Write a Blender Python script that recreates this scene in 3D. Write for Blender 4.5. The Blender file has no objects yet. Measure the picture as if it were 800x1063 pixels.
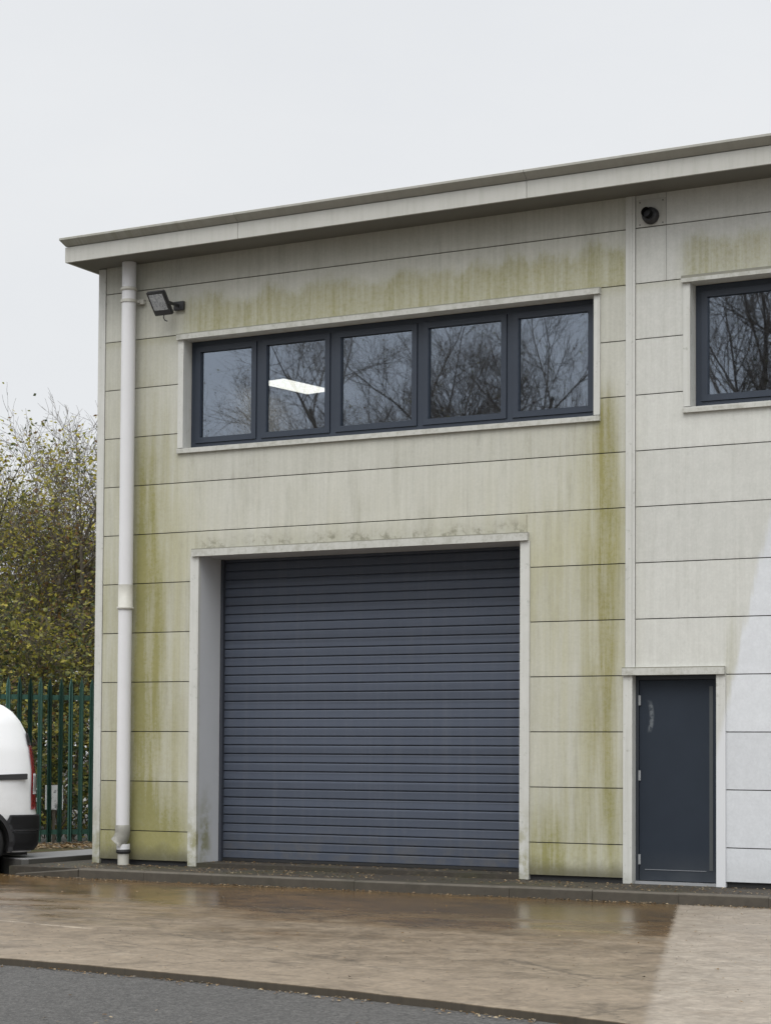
import bpy, bmesh, math, random
from mathutils import Vector, Matrix, noise as mnoise
random.seed(7)
scene = bpy.context.scene
COL = scene.collection
PI = math.pi

# ------------------------------------------------------------------ helpers
def lin(r, g, b):
    f = lambda c: (c/255/12.92) if c/255 <= .04045 else ((c/255+.055)/1.055)**2.4
    return (f(r), f(g), f(b), 1)

def tag(o, label=None, cat=None, group=None, kind=None):
    if label: o['label'] = label
    if cat: o['category'] = cat
    if group: o['group'] = group
    if kind: o['kind'] = kind
    return o

def empty(name, loc=(0, 0, 0), rz=0):
    o = bpy.data.objects.new(name, None); COL.objects.link(o)
    o.location = loc; o.rotation_euler = (0, 0, rz); o.empty_display_size = .2
    return o

def obj(name, bm, mats, parent=None, smooth=False, bevel=0):
    if bevel:
        bmesh.ops.bevel(bm, geom=[e for e in bm.edges if e.is_manifold and e.calc_face_angle(0) > .5],
                        offset=bevel, segments=2, affect='EDGES', clamp_overlap=True)
    bmesh.ops.recalc_face_normals(bm, faces=bm.faces) if bevel else None
    me = bpy.data.meshes.new(name); bm.to_mesh(me); bm.free()
    if not isinstance(mats, (list, tuple)): mats = [mats]
    for m in mats: me.materials.append(m)
    if smooth:
        for p in me.polygons: p.use_smooth = True
    o = bpy.data.objects.new(name, me); COL.objects.link(o)
    if parent: o.parent = parent
    return o

def raw(name, verts, faces, mats, parent=None, smooth=False, midx=None):
    me = bpy.data.meshes.new(name); me.from_pydata(verts, [], faces)
    if not isinstance(mats, (list, tuple)): mats = [mats]
    for m in mats: me.materials.append(m)
    if midx: me.polygons.foreach_set('material_index', midx)
    if smooth: me.polygons.foreach_set('use_smooth', [True]*len(me.polygons))
    me.update()
    o = bpy.data.objects.new(name, me); COL.objects.link(o)
    if parent: o.parent = parent
    return o

def box(bm, x0, x1, y0, y1, z0, z1, mi=0):
    v = [bm.verts.new(c) for c in ((x0,y0,z0),(x1,y0,z0),(x1,y1,z0),(x0,y1,z0),(x0,y0,z1),(x1,y0,z1),(x1,y1,z1),(x0,y1,z1))]
    for q in ((0,3,2,1),(4,5,6,7),(0,1,5,4),(1,2,6,5),(2,3,7,6),(3,0,4,7)):
        f = bm.faces.new([v[i] for i in q]); f.material_index = mi
    return v

def boxes(*bs):
    bm = bmesh.new()
    for b in bs: box(bm, *b)
    return bm

def tube(bm, pts, rad, seg=24, cap=True, mi=0):
    """smooth tube along pts; rad number or list"""
    pts = [Vector(p) for p in pts]; n = len(pts)
    rings = []
    up = None
    for i, p in enumerate(pts):
        d = (pts[min(i+1, n-1)]-pts[max(i-1, 0)]).normalized()
        if up is None:
            up = Vector((0, 0, 1)) if abs(d.z) < .9 else Vector((0, 1, 0))
        a = d.cross(up).normalized(); b = a.cross(d).normalized(); up = b
        r = rad[i] if isinstance(rad, (list, tuple)) else rad
        rings.append([bm.verts.new(p+a*(r*math.cos(2*PI*k/seg))+b*(r*math.sin(2*PI*k/seg))) for k in range(seg)])
    for i in range(n-1):
        for k in range(seg):
            f = bm.faces.new((rings[i][k], rings[i][(k+1) % seg], rings[i+1][(k+1) % seg], rings[i+1][k])); f.smooth = True; f.material_index = mi
    if cap:
        for ring in (rings[0][::-1], rings[-1]):
            bm.faces.new([bm.verts.new(v.co) for v in ring]).material_index = mi

def prism(bm, pts, x0, x1, axis='X', mi=0, x0s=None):
    """extrude polygon pts (a,b) along an axis"""
    def P(t, a, b): return (t, a, b) if axis == 'X' else ((a, t, b) if axis == 'Y' else (a, b, t))
    A = [bm.verts.new(P(x0s[i] if x0s else x0, *p)) for i, p in enumerate(pts)]
    B = [bm.verts.new(P(x1, *p)) for p in pts]
    n = len(pts)
    fs = [bm.faces.new(A), bm.faces.new(B[::-1])]
    for i in range(n): fs.append(bm.faces.new((A[i], B[i], B[(i+1) % n], A[(i+1) % n])))
    for f in fs: f.material_index = mi
    bmesh.ops.recalc_face_normals(bm, faces=fs)

# ------------------------------------------------------------------ material expression builder
class S:
    """socket wrapper with arithmetic"""
    def __init__(s, g, k): s.g, s.k = g, k
    def _m(s, op, b=None, rev=False):
        a, c = (b, s) if rev else (s, b)
        return s.g.math(op, a, c)
    def __add__(s, b): return s._m('ADD', b)
    __radd__ = __add__
    def __sub__(s, b): return s._m('SUBTRACT', b)
    def __rsub__(s, b): return s._m('SUBTRACT', b, True)
    def __mul__(s, b): return s._m('MULTIPLY', b)
    __rmul__ = __mul__
    def __truediv__(s, b): return s._m('DIVIDE', b)
    def floor(s): return s._m('FLOOR')
    def fract(s): return s._m('FRACT')
    def abs(s): return s._m('ABSOLUTE')
    def exp(s): return s._m('EXPONENT')
    def max(s, b): return s._m('MAXIMUM', b)
    def min(s, b): return s._m('MINIMUM', b)
    def pow(s, b): return s._m('POWER', b)
    def clamp(s): return s.max(0.).min(1.)

class G:
    def __init__(s, name):
        s.m = bpy.data.materials.new(name); s.m.use_nodes = True
        s.nt = s.m.node_tree; s.nt.nodes.clear()
        s.out = s.nt.nodes.new('ShaderNodeOutputMaterial')
        s._xyz = None
    def node(s, t, **kw):
        n = s.nt.nodes.new(t)
        for k, v in kw.items(): setattr(n, k, v)
        return n
    def put(s, inp, v):
        if isinstance(v, S): s.nt.links.new(v.k, inp)
        elif v is not None: inp.default_value = v
    def math(s, op, a, b=None):
        n = s.node('ShaderNodeMath', operation=op)
        s.put(n.inputs[0], a); s.put(n.inputs[1], b)
        return S(s, n.outputs[0])
    def xyz(s, obj_space=False):
        if obj_space:
            t = s.node('ShaderNodeTexCoord'); k = t.outputs['Object']
        else:
            t = s.node('ShaderNodeNewGeometry'); k = t.outputs['Position']
        sp = s.node('ShaderNodeSeparateXYZ'); s.nt.links.new(k, sp.inputs[0])
        return [S(s, sp.outputs[i]) for i in range(3)]
    def vec(s, x, y, z):
        n = s.node('ShaderNodeCombineXYZ')
        for i, v in enumerate((x, y, z)): s.put(n.inputs[i], v)
        return S(s, n.outputs[0])
    def noise(s, v, scale, detail=4, rough=.55, dist=0):
        n = s.node('ShaderNodeTexNoise'); s.put(n.inputs['Vector'], v)
        n.inputs['Scale'].default_value = scale; n.inputs['Detail'].default_value = detail
        n.inputs['Roughness'].default_value = rough; n.inputs['Distortion'].default_value = dist
        return S(s, n.outputs['Fac'])
    def voro(s, v, scale, feature='F1', out='Distance'):
        n = s.node('ShaderNodeTexVoronoi', feature=feature); s.put(n.inputs['Vector'], v)
        n.inputs['Scale'].default_value = scale
        return S(s, n.outputs[out])
    def white(s, v):
        n = s.node('ShaderNodeTexWhiteNoise', noise_dimensions='3D'); s.put(n.inputs['Vector'], v)
        return S(s, n.outputs['Value'])
    def ss(s, v, a, b):
        n = s.node('ShaderNodeMapRange', interpolation_type='SMOOTHSTEP')
        s.put(n.inputs['Value'], v)
        if isinstance(a, (int, float)) and isinstance(b, (int, float)) and a > b:
            n.inputs['From Min'].default_value = b; n.inputs['From Max'].default_value = a
            n.inputs['To Min'].default_value = 1; n.inputs['To Max'].default_value = 0
        else:
            s.put(n.inputs['From Min'], a); s.put(n.inputs['From Max'], b)
        return S(s, n.outputs[0])
    def gauss(s, v, c, w):
        t = (v-c)*(1./w)
        return (t*t*-1.).exp()
    def mix(s, f, a, b, blend='MIX'):
        n = s.node('ShaderNodeMix', data_type='RGBA', blend_type=blend)
        s.put(n.inputs[0], f)
        for i, v in ((6, a), (7, b)):
            if isinstance(v, tuple) and len(v) == 3: v = v+(1,)
            s.put(n.inputs[i], v)
        return S(s, n.outputs[2])
    def scale(s, c, f):
        n = s.node('ShaderNodeVectorMath', operation='SCALE')
        s.put(n.inputs[0], c[:3] if isinstance(c, tuple) else c); s.put(n.inputs['Scale'], f)
        return S(s, n.outputs[0])
    def bump(s, h, strength=.3, dist=.01):
        n = s.node('ShaderNodeBump'); n.inputs['Strength'].default_value = strength
        n.inputs['Distance'].default_value = dist; s.put(n.inputs['Height'], h)
        return S(s, n.outputs[0])
    def done(s, color, rough=.6, metal=0, normal=None, spec=.5, coat=0, **kw):
        b = s.node('ShaderNodeBsdfPrincipled')
        if isinstance(color, tuple) and len(color) == 3: color = color+(1,)
        s.put(b.inputs['Base Color'], color); s.put(b.inputs['Roughness'], rough); s.put(b.inputs['Metallic'], metal)
        s.put(b.inputs['Specular IOR Level'], spec); b.inputs['Coat Weight'].default_value = coat
        b.inputs['Coat Roughness'].default_value = .05
        if normal: s.put(b.inputs['Normal'], normal)
        s.nt.links.new(b.outputs[0], s.out.inputs[0])
        return s.m

def simple(name, col, rough=.5, metal=0, var=.12, scale=8, spec=.5, coat=0, bump=0):
    g = G(name); X, Y, Z = g.xyz(True); v = g.vec(X, Y, Z)
    n = g.noise(v, scale, 5)*.7+g.noise(v, scale*9, 3)*.3
    c = g.scale(col+(1,) if len(col) == 3 else col, 1-var+n*(2*var))
    nr = g.bump(n, bump, .01) if bump else None
    return g.done(c, (rough-.06)+n*.12, metal, nr, spec, coat)

# ------------------------------------------------------------------ materials
def wall_material():
    g = G('weathered_cladding'); X, Y, Z = g.xyz()
    P = g.vec(X, Y, Z)
    st = g.ss(g.noise(g.vec(X*7., 0., Z*.42), 1., 6, .6), .32, .70)          # broad vertical streaks
    st2 = g.ss(g.noise(g.vec(X*19., 3., Z*.7), 1., 5, .65), .35, .72)        # narrow ones
    thin = g.ss(g.noise(g.vec(X*46., 9., Z*1.1), 1., 4, .6), .45, .8)
    blot = g.noise(P, 1.6, 6, .6)
    fine = g.noise(P, 34., 4, .7)
    row = ((Z-.35)/.6).floor(); fr = ((Z-.35)/.6).fract()
    bay = g.ss(X, 6.99, 7.0)
    pv = g.white(g.vec(row, bay+(X/1.9).floor()*.0, 4.))
    base = g.mix(blot, (.505, .503, .458), (.405, .40, .350))
    base = g.mix(g.ss(X, 6.9, 7.2)*.7, base, (.51, .512, .485))              # bay right of the cover strip weathers lighter
    # yellowish film over the lower and left of the left bay
    left = g.ss(X, 7.0, 6.9)
    film = (g.ss(X, 1.9, .9)*.75*g.ss(Z, 6.3, 4.6)+g.ss(Z, 4.6, 3.0)*.55+g.ss(X, 4.5, 6.6)*g.ss(Z, 6.2, 3.5)*.5+.12).clamp()
    pan = g.white(g.vec(row, bay, 9.))
    big = g.noise(P, .8, 4, .6)
    film = film*left*(.10+st*.55+blot*.6)*(.70+pan*.5)
    base = g.mix(film.clamp()*.85, base, (.385, .370, .248))
    # grey run-off streaks
    run = g.ss(g.noise(g.vec(X*4.5, 5., Z*.8), 1., 8, .75), .50, .68)
    base = g.mix((st2*.20+thin*.16+run*.26)*(.55+left*.45), base, (.225, .22, .175))
    fl = g.ss(Z, 3.93, 3.74)*g.ss(Z, 3.735, 3.742)*g.ss(X, 1.44, 1.46)*g.ss(X, 5.8, 5.78)
    base = g.mix((fl*(.25+1.1*g.ss(g.noise(P, 5., 7, .78), .48, .64))).clamp()*.75, base, (.15, .145, .10))
    # bright green/yellow algae
    colA = g.gauss(X, .80, .25)*(g.ss(Z, 6.6, 3.9)*.95+.10)*(.10+st*.75+blot*.55)
    colA = colA+g.ss(X, 1.5, 1.0)*g.ss(Z, 3.3, 1.6)*(.22+st*.5)
    colA = colA+g.gauss(X, .66, .08)*g.ss(Z, 5.4, 4.2)*.5
    colA = colA*g.ss(X, .40, .56)+g.ss(X, .5, .3)*(.08+.25*st)*g.ss(Z, 5.5, 2.5)
    t = (7.0-Z)/.62
    thr = .92-g.noise(g.vec(X*1.7, 0., Z*.9), 1., 8, .72)*1.4
    inb = g.ss(Z, 6.335, 6.36)*g.ss(Z, 6.97, 6.93)
    bandx = g.ss(X, 1.0, 1.5)*g.ss(X, 7.0, 6.9)+g.ss(X, 7.45, 7.75)
    band = g.ss(t, thr, thr+.34)*inb*bandx*(.40+st2*.40+blot*.40)
    under = g.ss(Z, 6.2, 6.345)*g.ss(Z, 6.36, 6.34)*.25
    strk = g.gauss(X, 6.70+(g.noise(g.vec(0., 0., Z), .9, 2)-.5)*.2, .14)*g.ss(Z, 5.5, 4.95)*g.ss(Z, .3, 1.4)*(.10+.55*st2+.45*blot)
    wide = g.gauss(X, 6.68, .30)*g.ss(Z, 5.6, 4.3)*g.ss(Z, .0, .9)*(.05+.55*st)
    low = g.ss(Z, 1.25, .35)*g.ss(X, 5.7, 5.9)*left*(.15+.9*blot*st)
    low = low+g.gauss(X, 6.02, .22)*g.ss(Z, 1.0, .3)*.55*(.4+st)
    lowL = g.ss(Z, 1.0, .2)*g.ss(X, 1.6, 1.2)*(.2+.5*blot)
    doort = g.gauss(X, 8.12, .06)*g.ss(Z, 3.0, 2.5)*.4*(.4+thin)
    alg = (colA+band*.95+under+strk+wide+low+lowL+doort)*(.8+fine*.4)
    speck = g.ss(g.noise(P, 22., 6, .78), .42, .66)
    alg = (alg*(.85+.35*speck)*(.8+pan*.4)).clamp()
    base = g.mix(alg*.92, base, g.mix(g.noise(P, 2.3, 3), (.185, .180, .060), (.258, .236, .090)))
    base = g.mix((strk*.22).clamp(), base, (.22, .175, .06))
    # foot of the wall: black splash dirt
    gr = g.ss(Z, .02+g.noise(P, 3.2, 6, .7)*.42, 0.)*.85*(1-bay*.75)
    gr = gr+g.ss(fr, .06, .0)*.16*st2                                        # dirt held just above each joint
    base = g.mix(gr.clamp(), base, (.085, .08, .052))
    # cleaned half: washed up to a slanting edge
    edge = X-(7.62+.238*Z)+(g.noise(P, 6., 3)-.5)*.05
    edge = edge+(st2-.5)*.05
    cl = g.ss(edge, -.03, .04)*g.ss(Z, 4.6, 4.5)
    clean = g.mix(blot*.6, (.545, .56, .58), (.50, .515, .535))
    clean = g.mix(g.ss(Z, .3, .0)*.3*blot, clean, (.25, .25, .23))
    base = g.mix(cl*.93, base, clean)
    mott = g.ss(g.noise(P, 8., 7, .75), .38, .66)
    base = g.mix(g.ss(mott, .55, 1.)*.16*left, base, (.22, .22, .18))
    base = g.scale(base, .90+pv*.10+mott*.07+(fine-.5)*.26)
    return g.done(base, .62+alg*.25, 0, g.bump(fine, .10, .004), .35)

def trim_material():
    g = G('weathered_trim'); X, Y, Z = g.xyz(); P = g.vec(X, Y, Z)
    n = g.noise(P, 5., 6, .65); f = g.noise(P, 38., 4, .7)
    st = g.ss(g.noise(g.vec(X*26., Y*26., Z*.9), 1., 5, .6), .4, .75)
    c = g.mix(n, (.53, .53, .505), (.43, .43, .395))
    c = g.mix(st*.25, c, (.27, .27, .235))
    spots = g.ss(g.noise(P, 14., 6, .75), .57, .7)
    c = g.mix(spots*.45, c, (.18, .18, .145))
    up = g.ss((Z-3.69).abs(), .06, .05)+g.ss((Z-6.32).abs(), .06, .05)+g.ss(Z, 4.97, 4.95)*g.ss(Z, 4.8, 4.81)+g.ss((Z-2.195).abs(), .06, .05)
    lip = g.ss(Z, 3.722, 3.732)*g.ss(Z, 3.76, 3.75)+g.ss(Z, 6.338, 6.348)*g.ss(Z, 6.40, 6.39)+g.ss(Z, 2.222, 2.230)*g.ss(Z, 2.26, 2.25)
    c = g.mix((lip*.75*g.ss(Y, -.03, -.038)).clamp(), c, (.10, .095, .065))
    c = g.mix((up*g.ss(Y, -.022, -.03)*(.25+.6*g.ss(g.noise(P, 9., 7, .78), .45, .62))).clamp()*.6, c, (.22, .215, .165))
    gl = g.ss(Z, .95, .1)*g.ss(X, 6.2, 5.9)*g.ss(g.noise(P, 4.2, 5, .7), .38, .62)
    gl = gl+g.gauss(Y, .16, .13)*g.ss(X, 1.45, 1.5)*g.ss(X, 1.6, 1.55)*g.ss(Z, 1.0, .1)*.8
    c = g.mix(gl.clamp()*.8, c, (.21, .20, .085))
    c = g.mix(g.ss(Z, .1, -.02)*.4*n, c, (.1, .1, .07))
    cl = g.ss(X-(7.62+.238*Z), -.02, .06)*g.ss(Z, 3., 2.9)
    c = g.mix(cl*.9, c, (.56, .57, .585))
    return g.done(c, .6, 0, g.bump(f, .12, .004), .35)

def reveal_material():
    g = G('reveal_metal'); X, Y, Z = g.xyz(); P = g.vec(X, Y, Z)
    n = g.noise(P, 3., 5, .6)
    c = g.mix(n, (.53, .54, .555), (.47, .48, .49))
    gl = g.ss((Y-.17).abs(), .2, .02)*g.ss(Z, 1.05, .25)*g.ss(g.noise(P, 5., 6, .7), .33, .6)
    c = g.mix(gl*.85, c, (.22, .215, .10))
    return g.done(c, .5, 0, None, .4)

def fascia_material():
    g = G('weathered_fascia'); X, Y, Z = g.xyz(); P = g.vec(X, Y, Z)
    n = g.noise(P, 2.2, 6, .65); st = g.ss(g.noise(g.vec(X*14., Y*6., Z*1.2), 1., 5, .65), .42, .75)
    c = g.mix(n, (.46, .455, .425), (.385, .38, .345))
    c = g.mix(st*.28, c, (.25, .25, .2))
    c = g.mix(g.ss(g.noise(P, 16., 6, .75), .58, .72)*.3, c, (.17, .17, .13))
    return g.done(c, .6, 0, None, .35)

def coping_material():
    g = G('weathered_coping'); X, Y, Z = g.xyz(); P = g.vec(X, Y, Z)
    n = g.noise(P, 2.5, 6, .65); st = g.ss(g.noise(g.vec(X*9., 0., Z*2.), 1., 6, .7), .4, .7)
    c = g.mix(n, (.36, .355, .325), (.28, .275, .24))
    c = g.mix(st*.4*g.ss(X, 4., 0.), c, (.17, .175, .09))
    c = g.mix(st*.25, c, (.2, .2, .17))
    return g.done(c, .6, 0, None, .35)

def concrete_material():
    g = G('concrete_yard'); X, Y, Z = g.xyz(); P = g.vec(X, Y, 0.)
    big = g.noise(g.vec(X*.35, Y*.9, 0.), 1., 6, .62)
    brush = g.noise(g.vec(X*1.5, Y*2.6, 0.), 1., 9, .75)
    f = g.noise(P, 26., 5, .8); m = g.noise(P, 3.2, 8, .78); m2 = g.noise(g.vec(X, Y, 7.), 7.5, 7, .8)
    c = g.mix(g.ss(m, .34, .66), (.098, .078, .056), (.198, .168, .134))
    c = g.mix(g.ss(Y+brush*2.4-1.2, -5.8, -8.2)*.5, c, (.225, .198, .168))
    pale = g.ss(g.noise(g.vec(X*1.3, Y*1.3, 2.), 1.3, 9, .8), .53, .66)
    c = g.mix(pale*.38, c, (.26, .238, .21))
    # brown wet ground beside the kerb, in uneven fingers
    wt = g.ss(Y+(big-.5)*7.+(brush-.5)*2.6, -6.2, -2.8)
    greyL = g.ss(X+big*2., 3.6, 1.4)*g.ss(Y, -1.9, -3.2)*.8
    c = g.mix((wt*.85-greyL*.6).clamp(), c, g.mix(g.ss(brush, .35, .62), (.052, .034, .013), (.150, .093, .038)))
    olive = g.gauss(X, 7.1, 1.5)*g.gauss(Y, -2.6, 1.5)*.65*g.ss(brush, .3, .6)
    c = g.mix(olive, c, (.062, .05, .022))
    dk = g.ss(g.noise(g.vec(X*1.5, Y*1.5, 5.), 1., 9, .76), .50, .64)
    c = g.mix(dk*.55, c, (.060, .047, .032))
    cr = g.ss(g.voro(g.vec(X+m*.5, Y+m2*.5, 0.), .55, 'DISTANCE_TO_EDGE'), .010, .0)*g.ss(big, .42, .55)
    cr = (cr+g.ss(g.voro(g.vec(X*.55+m*.22, Y+m2*.12, 3.), .42, 'DISTANCE_TO_EDGE'), .006, .0)*.8).clamp()
    c = g.mix(cr*.7, c, (.04, .032, .024))
    pit = g.ss(m2, .58, .70)
    c = g.mix(pit*.55, c, (.06, .048, .036))
    lite = g.ss(m2, .40, .30)
    c = g.mix(lite*.35, c, (.28, .25, .215))
    # cleaned half beyond the slanting edge
    e = X-(7.94+(-1.16-Y)*.336)+(g.noise(P, 4., 3)-.5)*.1
    cl = g.ss(e, -.03, .05)
    cc = g.mix(g.ss(m, .34, .66), (.20, .185, .172), (.30, .285, .272)); cc = g.mix(pit*.35+cr*.3, cc, (.14, .115, .09))
    cc = g.mix(dk*.22, cc, (.17, .145, .118))
    c = g.mix(cl*.92, c, cc)
    # worn parking lines
    def line(x0, y0, x1, y1, w):
        L = math.hypot(x1-x0, y1-y0); ux, uy = (x1-x0)/L, (y1-y0)/L
        d = ((X-x0)*(-uy)+(Y-y0)*ux).abs(); t = (X-x0)*ux+(Y-y0)*uy
        return g.ss(d, w, w*.7)*g.ss(t, -3.5, -3.4)*g.ss(t, L+.3, L)
    ln = line(3.51, -6.09, 4.46, -6.28, .03)+line(1.3, -3.9, 2.2, -3.25, .03)*.6
    c = g.mix((ln*.42*g.ss(m, .35, .6)).clamp(), c, (.6, .58, .55))
    c = g.mix(1., g.scale(c, .72+f*.56), (.88, .805, .685), 'MULTIPLY')
    gr = g.voro(P, 26., 'F1', 'Color'); gsp = g.math('FRACT', g.noise(gr, 5., 0)*7.); c = g.scale(c, .86+gsp*.28)
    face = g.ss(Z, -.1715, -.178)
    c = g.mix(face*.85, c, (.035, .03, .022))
    wet = (wt*(1-cl)+g.ss(big, .45, .6)*.3).clamp()
    rough = (.62-wet*.42+(m-.5)*.25)
    return g.done(c, rough, 0, g.bump(f*.5+m2*.8, .16, .006), .4)

def asphalt_material():
    g = G('asphalt'); X, Y, Z = g.xyz(); P = g.vec(X, Y, 0.)
    v = g.voro(P, 75.); f = g.noise(P, 120., 3, .7); b = g.noise(P, .6, 5, .6)
    c = g.mix(b, (.058, .056, .053), (.084, .081, .077))
    b2 = g.noise(P, 9., 7, .8); c = g.scale(c, .5+b2)
    c = g.mix(g.ss(f, .55, .72)*.65, c, (.19, .19, .185)); c = g.mix(g.ss(b2, .6, .7)*.5, c, (.18, .18, .175)); gr = g.voro(P, 48., 'F1', 'Color'); c = g.scale(c, .72+g.math('FRACT', g.noise(gr, 5., 0)*7.)*.55)
    c = g.mix(g.ss(v, .45, .75)*.45, c, (.025, .025, .026))
    return g.done(c, .78, 0, g.bump(v, .5, .01), .18)

def pavement_material(name='pavement_surface', k=1.):
    g = G(name); X, Y, Z = g.xyz(); P = g.vec(X, Y, Z)
    f = g.noise(P, 40., 5, .75); m = g.noise(P, 5., 6, .7); b = g.noise(P, 1.1, 5, .6)
    c = g.mix(m, (.095*k, .08*k, .06*k), (.04*k, .034*k, .026*k))
    c = g.mix(g.ss(b, .48, .65)*.6, c, (.072, .07, .035))
    c = g.mix(g.ss(f, .6, .72)*.7, c, (.26, .21, .14)); g2 = g.noise(P, 12., 7, .8); c = g.mix(g.ss(g2, .58, .66)*.6, c, (.22, .18, .125)); c = g.scale(c, .22+g2*.62)
    return g.done(c, .7, 0, g.bump(f, .5, .012), .35)

def kerb_material():
    g = G('kerb_stone'); X, Y, Z = g.xyz(); P = g.vec(X, Y, Z)
    f = g.noise(P, 50., 4, .7); m = g.noise(P, 4., 6, .7)
    c = g.mix(m, (.115, .098, .074), (.05, .043, .032))
    c = g.mix(g.ss(Z, -.085, -.062)*.5, c, (.17, .148, .115))
    c = g.mix(g.ss(g.noise(g.vec(X*2., Y, Z*3.), 1., 5, .7), .5, .66)*.5, c, (.06, .054, .036)); c = g.scale(c, .30+g.noise(P, 11., 7, .8)*.6)
    return g.done(c, .65, 0, g.bump(f, .3, .006), .35)

def verge_material():
    g = G('verge_soil'); X, Y, Z = g.xyz(); P = g.vec(X, Y, Z)
    f = g.noise(P, 30., 5, .75); m = g.noise(P, 2.2, 6, .7)
    c = g.mix(f, (.05, .04, .025), (.11, .085, .05))
    c = g.mix(g.ss(m, .45, .6)*.6, c, (.05, .065, .02))
    back = g.ss((X+2.33)*-.819+(Y-3.14)*.574, .05, .25)
    c = g.mix(back*.8, c, g.mix(f, (.12, .12, .12), (.24, .24, .235)))
    return g.done(c, .9, 0, g.bump(f, .6, .03), .2)

def side_path_material():
    g = G('grey_path_slab'); X, Y, Z = g.xyz(); P = g.vec(X, Y, Z)
    m = g.noise(P, 5., 7, .75); c = g.mix(m, (.27, .27, .272), (.17, .17, .172))
    c = g.mix(g.ss(Z, -.004, -.012)*.85, c, (.04, .037, .03))
    return g.done(c, .55, 0, g.bump(m, .2, .006), .4)

def shutter_material():
    g = G('blue_grey_shutter'); X, Y, Z = g.xyz(); P = g.vec(X, Y, Z)
    n = g.noise(g.vec(X*.8, 0., Z*3.), 1., 5, .6); f = g.noise(P, 28., 4, .7)
    sl = g.white(g.vec((Z/.1045).floor(), 1., 1.))
    dr = g.ss(g.noise(g.vec(X*10., 0., Z*.5), 1., 6, .65), .45, .75)
    c = g.scale((.053, .064, .089, 1), .78+sl*.26+n*.2)
    c = g.mix(dr*.16, c, (.13, .135, .145))
    c = g.mix(g.ss(f, .6, .75)*.12, c, (.2, .2, .2))
    c = g.mix(g.ss(Z, .55, .0)*.35*g.ss(g.noise(P, 4., 6, .7), .4, .65), c, (.11, .10, .08))
    return g.done(c, .46+n*.12, 0, None, .35)

def door_material():
    g = G('navy_grey_door_paint'); X, Y, Z = g.xyz(); P = g.vec(X, Y, Z)
    n = g.noise(P, 3., 5, .6)
    c = g.scale((.019, .0255, .036, 1), .85+n*.3)
    # rubbed pale scuff beside the top hinge
    zz = (Z-1.72)/.19; curve = zz*zz*.035
    sc = g.ss((X-(7.205-curve)).abs(), .035, .008)*g.ss(zz.abs(), 1., .55)*(g.ss(g.noise(P, 25., 4, .7), .3, .6))
    c = g.mix(sc*.38, c, (.26, .28, .29))
    c = g.mix(g.ss(Z, .35, .0)*.25*n, c, (.12, .12, .11))
    return g.done(c, .5+n*.1, 0, None, .2)

def leaf_material(name, a, b):
    g = G(name); X, Y, Z = g.xyz(); P = g.vec(X, Y, Z)
    c = g.mix(g.ss(g.noise(P, 3.5, 3), .35, .65), a, b)
    d = g.node('ShaderNodeBsdfPrincipled'); g.put(d.inputs['Base Color'], c); d.inputs['Roughness'].default_value = .55
    d.inputs['Specular IOR Level'].default_value = .3
    t = g.node('ShaderNodeBsdfTranslucent'); g.put(t.inputs['Color'], c)
    mx = g.node('ShaderNodeMixShader'); mx.inputs[0].default_value = .42
    g.nt.links.new(d.outputs[0], mx.inputs[1]); g.nt.links.new(t.outputs[0], mx.inputs[2])
    g.nt.links.new(mx.outputs[0], g.out.inputs[0])
    return g.m

def glass_material():
    g = G('window_glass')
    fr = g.node('ShaderNodeFresnel'); fr.inputs['IOR'].default_value = 1.5
    X, Y, Z = g.xyz(); P = g.vec(X, Y, Z)
    f = (S(g, fr.outputs[0])*1.9+.15).clamp()
    t = g.node('ShaderNodeBsdfTransparent'); t.inputs[0].default_value = (.64, .65, .64, 1)
    r = g.node('ShaderNodeBsdfGlossy'); r.inputs['Roughness'].default_value = 0.013; r.inputs['Color'].default_value = (.80, .91, 1.08, 1)
    g.put(r.inputs['Normal'], g.bump(g.noise(P, .9, 2), .035, .02))
    mx = g.node('ShaderNodeMixShader'); g.put(mx.inputs[0], f)
    g.nt.links.new(t.outputs[0], mx.inputs[1]); g.nt.links.new(r.outputs[0], mx.inputs[2])
    g.nt.links.new(mx.outputs[0], g.out.inputs[0])
    return g.m

def emit(name, col, st):
    g = G(name); e = g.node('ShaderNodeEmission'); e.inputs[0].default_value = col+(1,); e.inputs[1].default_value = st
    g.nt.links.new(e.outputs[0], g.out.inputs[0]); return g.m

def board_material():
    g = G('faded_notice'); X, Y, Z = g.xyz(True); P = g.vec(X, Y, Z)
    n = g.ss(g.noise(P, 16., 4, .7), .52, .6)
    ins = g.ss(X.abs(), .11, .095)
    return g.done(g.mix(n*ins*.75, (.72, .73, .73), (.12, .13, .14)), .5)

def van_paint():
    g = G('white_van_paint'); X, Y, Z = g.xyz(True); P = g.vec(X, Y, Z)
    n = g.noise(P, 6., 6, .7)
    c = g.mix(g.ss(Z+(n-.5)*.5, 1.05, .45)*.30, (.78, .79, .80), (.36, .33, .29))
    c = g.mix(g.ss(g.noise(P, 30., 4, .75), .6, .72)*.12, c, (.3, .28, .25))
    return g.done(c, .26+n*.1, 0, None, .5, .5)

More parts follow.
